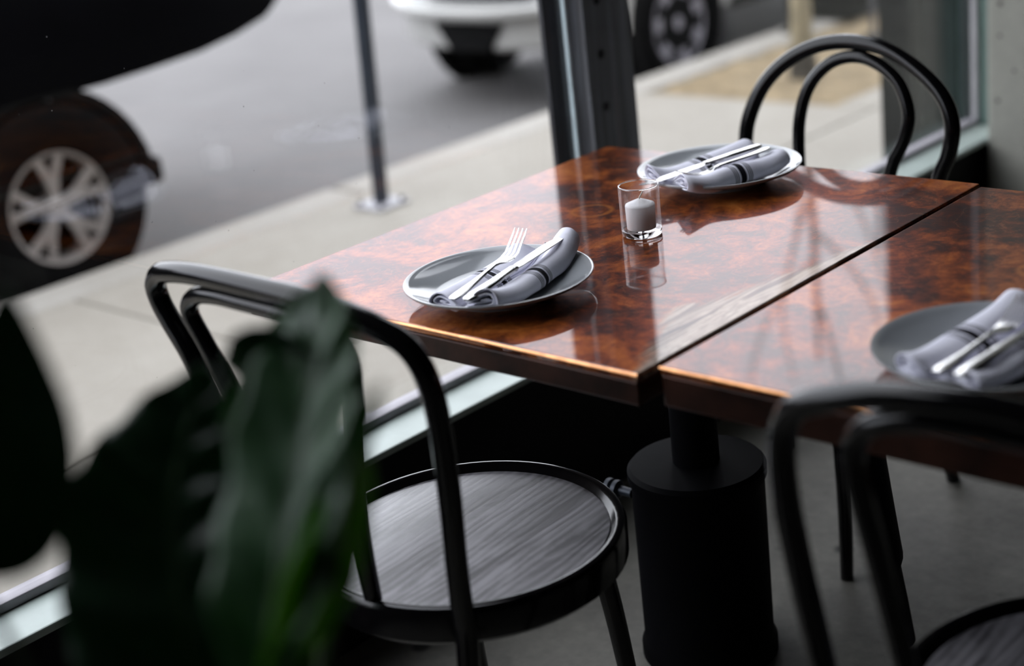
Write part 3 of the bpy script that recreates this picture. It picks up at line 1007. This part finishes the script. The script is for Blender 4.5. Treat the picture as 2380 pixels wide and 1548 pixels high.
# ------------------------------------------------------------------ plates, napkins, cutlery, candle
def plate(c, z, r, label):
    bm = bmesh.new()
    add_lathe(bm, [(0.0005, 0.004), (r * 0.50, 0.004), (r * 0.52, 0.0), (r * 0.56, 0.0), (r * 0.575, 0.006), (r * 0.80, 0.0150), (r * 0.97, 0.0240), (r, 0.0282), (r * 0.996, 0.0302), (r * 0.978, 0.0302), (r * 0.93, 0.0255), (r * 0.80, 0.0185), (r * 0.68, 0.0115), (r * 0.60, 0.0088), (0.0005, 0.0080)], 96, cap=False)
    return link('dinner_plate', bm, 'plate', loc=(c[0], c[1], z), angle=70, label=label, cat='plate', group='grey dinner plates')


def napkin(c, z, rot, W, L, label, lift=(0.012, 0.012), puff=1.0, puff_left=None):
    """cloth folded lengthwise: both long edges rolled in, a shallow valley between them"""
    outer = [(-.010, .0085), (-.020, .0150), (-.034, .0225), (-.050, .0240), (-.060, .0195), (-.0650, .0120), (-.0620, .0045), (-.050, .0014), (-.025, .0012), (0, .0012),
             (.025, .0012), (.050, .0014), (.0620, .0045), (.0650, .0120), (.060, .0195), (.050, .0240), (.034, .0225), (.020, .0150), (.010, .0085)]
    inn1 = [(-.012, .0060), (-.030, .0150), (-.048, .0185), (-.0575, .0120), (-.050, .0055), (-.030, .0045), (-.008, .0045)]
    inn2 = [(x * -1, y) for x, y in inn1]
    mid = [(-.034, .0100), (-.046, .0118), (-.040, .0085), (-.018, .0070)]
    mid2 = [(x * -1, y) for x, y in mid]
    bm = bmesh.new()
    n = 22
    k = W / 0.13
    ph = random.random() * 6
    for prof in (outer, inn1, inn2, mid, mid2):
        cv = catmull([(x, 0, y) for x, y in prof], 4)
        rows_ = []
        for i in range(n + 1):
            s_ = i / n
            y = (s_ - 0.5) * L
            q = abs(s_ - 0.5) * 2
            sq = 1 - 0.10 * q ** 4
            lf = (lift[0] if s_ < 0.5 else lift[1]) * max(0, (q - 0.45) / 0.55) ** 2
            row = []
            for p in cv:
                hx = p.x / 0.065
                wob = 0.0016 * math.sin(9 * s_ + ph + 3 * hx) + 0.0009 * math.sin(23 * s_ + 2 * ph)
                pf = puff if (hx > 0 or puff_left is None) else puff_left
                ll = lf if (hx > -0.15 or puff_left is None) else lf * 0.45
                hh = p.z * pf * (0.94 + 0.13 * math.sin(5.2 * s_ + ph + (1.5 if hx > 0 else 0)))
                yo = 0.006 * math.sin(4 * hx + ph) * (1 if s_ > 0.5 else -1) * q ** 3
                row.append(bm.verts.new((p.x * k * sq + wob, y + yo - (0.018 * q ** 4 if (s_ > 0.5 and hx < -0.15 and puff_left is not None) else 0.0), hh + ll + (wob * 0.5 if p.z > 0.006 else 0))))
            rows_.append(row)
        for a, b in zip(rows_, rows_[1:]):
            for j in range(len(a) - 1):
                bm.faces.new((a[j], a[j + 1], b[j + 1], b[j]))
    o = link('folded_napkin', bm, 'napkin', loc=(c[0], c[1], z), rotz=rot, angle=80, label=label, cat='napkin', group='striped folded napkins')
    md = o.modifiers.new('thickness', 'SOLIDIFY')
    md.thickness = 0.0017
    md.offset = 0.0
    return o


def frame_from(a, b, upv=Vector((0, 0, 1))):
    """matrix with origin a, local +Y towards b"""
    y = (Vector(b) - Vector(a)).normalized()
    x = y.cross(upv).normalized()
    z = x.cross(y)
    m = Matrix((x, y, z)).transposed().to_4x4()
    m.translation = Vector(a)
    return m


def sweep_flat(bm, secs):
    """secs: (y, half_width, z, half_thickness) -> rounded flat bar along local y"""
    rings = []
    for (y, w, z, h) in secs:
        rings.append([bm.verts.new(p) for p in ((-w, y, z), (-w * 0.8, y, z + h * 0.8), (-w * 0.3, y, z + h), (w * 0.3, y, z + h), (w * 0.8, y, z + h * 0.8), (w, y, z), (w * 0.8, y, z - h * 0.8), (-w * 0.8, y, z - h * 0.8))])
    for a, b in zip(rings, rings[1:]):
        for k in range(8):
            bm.faces.new((a[k], a[(k + 1) % 8], b[(k + 1) % 8], b[k]))
    bm.faces.new(rings[0])
    bm.faces.new(list(reversed(rings[-1])))
    bmesh.ops.recalc_face_normals(bm, faces=bm.faces)


def fork(a, b, label, rise=0.018):
    """a = end of the handle, b = direction point near the neck; length about 0.195 m"""
    t = empty('fork', a, 0, label, 'fork', 'steel forks')
    t.matrix_world = frame_from(a, b)
    bm = bmesh.new()
    sweep_flat(bm, [(0.000, 0.0050, 0.0030, 0.0010), (0.003, 0.0085, 0.0030, 0.0013), (0.012, 0.0105, 0.0028, 0.0016), (0.030, 0.0095, 0.0026, 0.0018), (0.060, 0.0062, 0.0030, 0.0020), (0.090, 0.0042, 0.0044, 0.0021), (0.112, 0.0036, 0.0054, 0.0020), (0.122, 0.0050, 0.0046, 0.0017), (0.130, 0.0090, 0.0026, 0.0014), (0.137, 0.0118, 0.0012, 0.0012), (0.147, 0.0125, 0.0012, 0.0011), (0.152, 0.0124, 0.0020, 0.0010)])
    link('handle', bm, 'steel', t, angle=50)
    for k in range(4):
        x = -0.0106 + k * 0.00707
        bm = bmesh.new()
        prof = [(0.150, 0.0022, 0.0016), (0.162, 0.0018, 0.0040), (0.175, 0.0016, 0.0040 + rise * 0.45), (0.187, 0.0013, 0.0040 + rise * 0.85), (0.196, 0.0007, 0.0040 + rise * 1.2)]
        rings = []
        for (y, w, z) in prof:
            rings.append([bm.verts.new((x + dx * w, y, z + dz * 0.0010)) for dx, dz in ((-1, -1), (1, -1), (1, 1), (-1, 1))])
        for r0, r1 in zip(rings, rings[1:]):
            for q in range(4):
                bm.faces.new((r0[q], r0[(q + 1) % 4], r1[(q + 1) % 4], r1[q]))
        bm.faces.new(rings[0])
        bm.faces.new(list(reversed(rings[-1])))
        bmesh.ops.recalc_face_normals(bm, faces=bm.faces)
        link('tine', bm, 'steel', t, angle=50)
    return t


def knife(a, b, label):
    t = empty('table_knife', a, 0, label, 'knife', 'steel table knives')
    t.matrix_world = frame_from(a, b) @ Matrix.Scale(1.09, 4)
    bm = bmesh.new()
    sweep_flat(bm, [(0.000, 0.0050, 0.0035, 0.0015), (0.003, 0.0085, 0.0035, 0.0022), (0.015, 0.0105, 0.0035, 0.0030), (0.045, 0.0090, 0.0037, 0.0034), (0.080, 0.0068, 0.0040, 0.0036), (0.104, 0.0062, 0.0042, 0.0036), (0.110, 0.0072, 0.0042, 0.0036), (0.114, 0.0060, 0.0042, 0.0026)])
    link('handle', bm, 'steel', t, angle=50)
    bm = bmesh.new()
    # blade: straight spine, curved edge, rounded tip
    top_, bot_ = [], []
    pts = [(0.113, -0.0055, 0.0055), (0.122, -0.0078, 0.0070), (0.150, -0.0090, 0.0076), (0.185, -0.0096, 0.0078), (0.205, -0.0090, 0.0078), (0.220, -0.0060, 0.0076), (0.230, 0.0000, 0.0070), (0.234, 0.0045, 0.0062)]
    for y, xl, xr in pts:
        top_.append([bm.verts.new((xl, y, 0.0044)), bm.verts.new((xr, y, 0.0052))])
        bot_.append([bm.verts.new((xl, y, 0.0038)), bm.verts.new((xr, y, 0.0034))])
    for i in range(len(pts) - 1):
        bm.faces.new((top_[i][0], top_[i][1], top_[i + 1][1], top_[i + 1][0]))
        bm.faces.new((bot_[i][0], bot_[i + 1][0], bot_[i + 1][1], bot_[i][1]))
        bm.faces.new((top_[i][0], top_[i + 1][0], bot_[i + 1][0], bot_[i][0]))
        bm.faces.new((top_[i][1], bot_[i][1], bot_[i + 1][1], top_[i + 1][1]))
    bm.faces.new((top_[0][0], bot_[0][0], bot_[0][1], top_[0][1]))
    bm.faces.new((top_[-1][0], top_[-1][1], bot_[-1][1], bot_[-1][0]))
    bmesh.ops.recalc_face_normals(bm, faces=bm.faces)
    link('blade', bm, 'steel', t, angle=30)
    return t


plate((-1.571, 1.573), 0.7505, 0.1425, 'grey plate at the near end of the window table, in front of the candle')
plate((-1.616, 2.198), 0.7505, 0.1445, 'pale grey plate at the far end of the window table behind the candle')
plate((-0.812, 1.620), 0.7565, 0.1420, 'grey plate on the second table, cut off by the right edge')
napkin((-1.562, 1.583), 0.7602, 0.20, 0.128, 0.250, 'striped lavender napkin on the near plate, its far end raised over the rim', (0.010, 0.022), 1.3, 0.88)
napkin((-1.603, 2.170), 0.7602, -0.27, 0.146, 0.215, 'striped lavender napkin on the far plate behind the candle', (0.016, 0.010), 1.35)
napkin((-0.815, 1.628), 0.7662, -0.10, 0.130, 0.235, 'blurred striped napkin on the plate at the right edge', (0.010, 0.014))
fork((-1.552, 1.456, 0.7800), (-1.576, 1.600, 0.7945), 'steel fork with raised tines on the near napkin', 0.021)
knife((-1.517, 1.450, 0.7850), (-1.534, 1.578, 0.7925), 'steel knife beside the fork on the near napkin')
fork((-1.546, 2.252, 0.8000), (-1.585, 2.115, 0.7880), 'steel fork with tines towards us on the far napkin', 0.014)
knife((-1.571, 2.262, 0.7990), (-1.622, 2.105, 0.7880), 'steel knife beside the fork on the far napkin')
fork((-0.822, 1.505, 0.7860), (-0.812, 1.640, 0.7930), 'blurred fork on the napkin at the right edge', 0.016)
knife((-0.792, 1.500, 0.7880), (-0.776, 1.640, 0.7950), 'blurred knife on the napkin at the right edge')

cd = (-1.552, 1.892)
bm = bmesh.new()
add_lathe(bm, [(0.0325, 0.010), (0.0328, 0.080), (0.0325, 0.0815), (0.0312, 0.0818), (0.0305, 0.0805), (0.0302, 0.0105), (0.0325, 0.010)], 64, cap=False)
vg = empty('votive_glass', (cd[0], cd[1], 0.7503), label='clear glass votive holder on the window table between the plates', cat='glass')
link('wall', bm, 'thin_glass', vg, angle=50)
bm = bmesh.new()
add_lathe(bm, [(0.0005, 0.0), (0.0300, 0.0), (0.0322, 0.002), (0.0325, 0.0098), (0.0302, 0.0102), (0.0005, 0.0098)], 64, cap=False)
link('base', bm, 'votive_glass', vg, angle=50)
bm = bmesh.new()
add_tube(bm, [(0.0317 * math.cos(a), 0.0317 * math.sin(a), 0.0822) for a in [2 * math.pi * k / 56 for k in range(56)]], 0.0011, 10, closed=True)
link('rim', bm, 'votive_glass', vg, angle=50)
cdl = empty('candle', (cd[0], cd[1], 0.7612), label='short white candle with a bent wick inside the glass holder', cat='candle')
bm = bmesh.new()
add_lathe(bm, [(0.0005, 0.0), (0.0225, 0.0), (0.0235, 0.001), (0.0240, 0.038), (0.0232, 0.0402), (0.018, 0.0425), (0.011, 0.0455), (0.005, 0.0480), (0.0005, 0.0485)], 48, cap=False)
link('wax', bm, 'wax', cdl, angle=50)
bm = bmesh.new()
add_tube(bm, catmull([(0, 0, 0.046), (0.0005, 0.0, 0.051), (0.003, 0.002, 0.056), (0.005, 0.004, 0.061)], 4), 0.0011, 8)
link('wick', bm, 'wick', cdl)

# ------------------------------------------------------------------ potted plant in the foreground
plant = empty('potted_plant', (-0.86, 0.50, 0.0), label='tall dark green potted plant in the left foreground, leaves out of focus', cat='plant')
PO = Vector((-0.86, 0.50, 0.0))
bm = bmesh.new()
add_lathe(bm, [(0.0005, 0.0), (0.12, 0.0), (0.13, 0.01), (0.165, 0.40), (0.172, 0.41), (0.172, 0.44), (0.158, 0.44), (0.152, 0.40), (0.0005, 0.395)], 48, cap=False)
link('pot', bm, 'pot', plant)
bm = bmesh.new()
add_lathe(bm, [(0.0005, 0.38), (0.152, 0.38), (0.152, 0.402), (0.08, 0.412), (0.0005, 0.415)], 36, cap=False)
link('soil', bm, 'pot_soil', plant)
VIEW = Vector((-0.66, 0.66, -0.34)).normalized()


def leaf(mid, hw, mat, tilt=0.0, fold=0.25, wave=0.004, peak=0.45, pucker=0.0, stem=True):
    pts = catmull([Vector(p) - PO for p in mid], 14)
    n = len(pts)
    bm = bmesh.new()
    rows_ = []
    ph = random.random() * 6
    for i, p in enumerate(pts):
        s_ = i / (n - 1)
        tg = (pts[min(i + 1, n - 1)] - pts[max(i - 1, 0)]).normalized()
        nrm = (VIEW * -1)
        side = tg.cross(nrm).normalized()
        nn = side.cross(tg)
        side = (side * math.cos(tilt) + nn * math.sin(tilt)).normalized()
        nn = side.cross(tg)
        e1 = math.log(0.5) / math.log(peak)
        w = hw * max(0.02, math.sin(math.pi * min(0.999, max(0.001, s_ ** e1)))) ** 0.75
        row = []
        for j in range(-9, 10):
            q = j / 9
            off = abs(q) * w * fold + wave * math.sin(15 * s_ + ph + (2 if q > 0 else 0)) * q * q
            # quilted bulges between the side veins
            off += pucker * math.sin(40 * s_ - 5.5 * abs(q) + ph + (0.9 if q > 0 else 0)) * min(1, abs(q) * 2.5) * min(1, w / (0.35 * hw + 1e-6))
            row.append(bm.verts.new(p + side * (q * w) + nn * off))
        rows_.append(row)
    for a, b in zip(rows_, rows_[1:]):
        for j in range(18):
            bm.faces.new((a[j], a[j + 1], b[j + 1], b[j]))
    o = link('leaf', bm, mat, plant, angle=180)
    md = o.modifiers.new('thickness', 'SOLIDIFY')
    md.thickness = 0.0008
    bm = bmesh.new()
    add_tube(bm, [p - (VIEW * 0.0012) for p in pts[:-1]], lambda t: 0.0022 - 0.0016 * t, 6)
    link('midrib', bm, 'rib', o)
    if stem:
        bm = bmesh.new()
        b0 = pts[0]
        add_tube(bm, catmull([(random.uniform(-.03, .03), random.uniform(-.03, .03), 0.40), (b0.x * 0.4, b0.y * 0.4, 0.40 + (b0.z - 0.40) * 0.5), b0], 6), lambda t: 0.006 - 0.003 * t, 8)
        link('stem', bm, 'stem', plant)
    return o


LEAVES = [
    ([(-0.732, 0.473, 0.944), (-0.767, 0.529, 1.004), (-0.823, 0.606, 1.058), (-0.878, 0.681, 1.106), (-0.92, 0.731, 1.138)], 0.047, 'leaf_mid', 0.35, 0.30, 0.006, 0.45, 0.0042),
    ([(-0.855, 0.514, 0.855), (-0.894, 0.534, 0.938), (-0.937, 0.568, 0.999), (-0.963, 0.609, 1.043), (-0.981, 0.655, 1.078)], 0.083, 'leaf_dark', -0.1, 0.15, 0.006, 0.34, 0.0050),
    ([(-0.843, 0.663, 1.033), (-0.881, 0.663, 1.078), (-0.916, 0.654, 1.097), (-0.943, 0.642, 1.097)], 0.030, 'leaf_dark', 0.2, 0.2, 0.003, 0.5),
    ([(-0.723, 0.572, 1.09), (-0.72, 0.587, 1.114), (-0.716, 0.603, 1.138)], 0.007, 'leaf_mid', 0.0, 0.2, 0.001, 0.4),
    ([(-0.742, 0.483, 0.954), (-0.745, 0.532, 0.997), (-0.766, 0.587, 1.028), (-0.814, 0.66, 1.058)], 0.024, 'leaf_bright', -0.4, 0.3, 0.003, 0.5, 0.0015),
    ([(-0.887, 0.389, 1.05), (-0.88, 0.411, 1.081), (-0.882, 0.429, 1.119), (-0.899, 0.449, 1.161), (-0.919, 0.471, 1.213)], 0.046, 'leaf_dark', 0.0, 0.15, 0.002, 0.40),
    ([(-0.832, 0.61, 1.024), (-0.9, 0.631, 1.051), (-0.927, 0.7, 1.091), (-0.951, 0.752, 1.122)], 0.032, 'leaf_mid', -0.5, 0.3, 0.004, 0.5, 0.0030),
]
for lf in LEAVES:
    leaf(*lf)
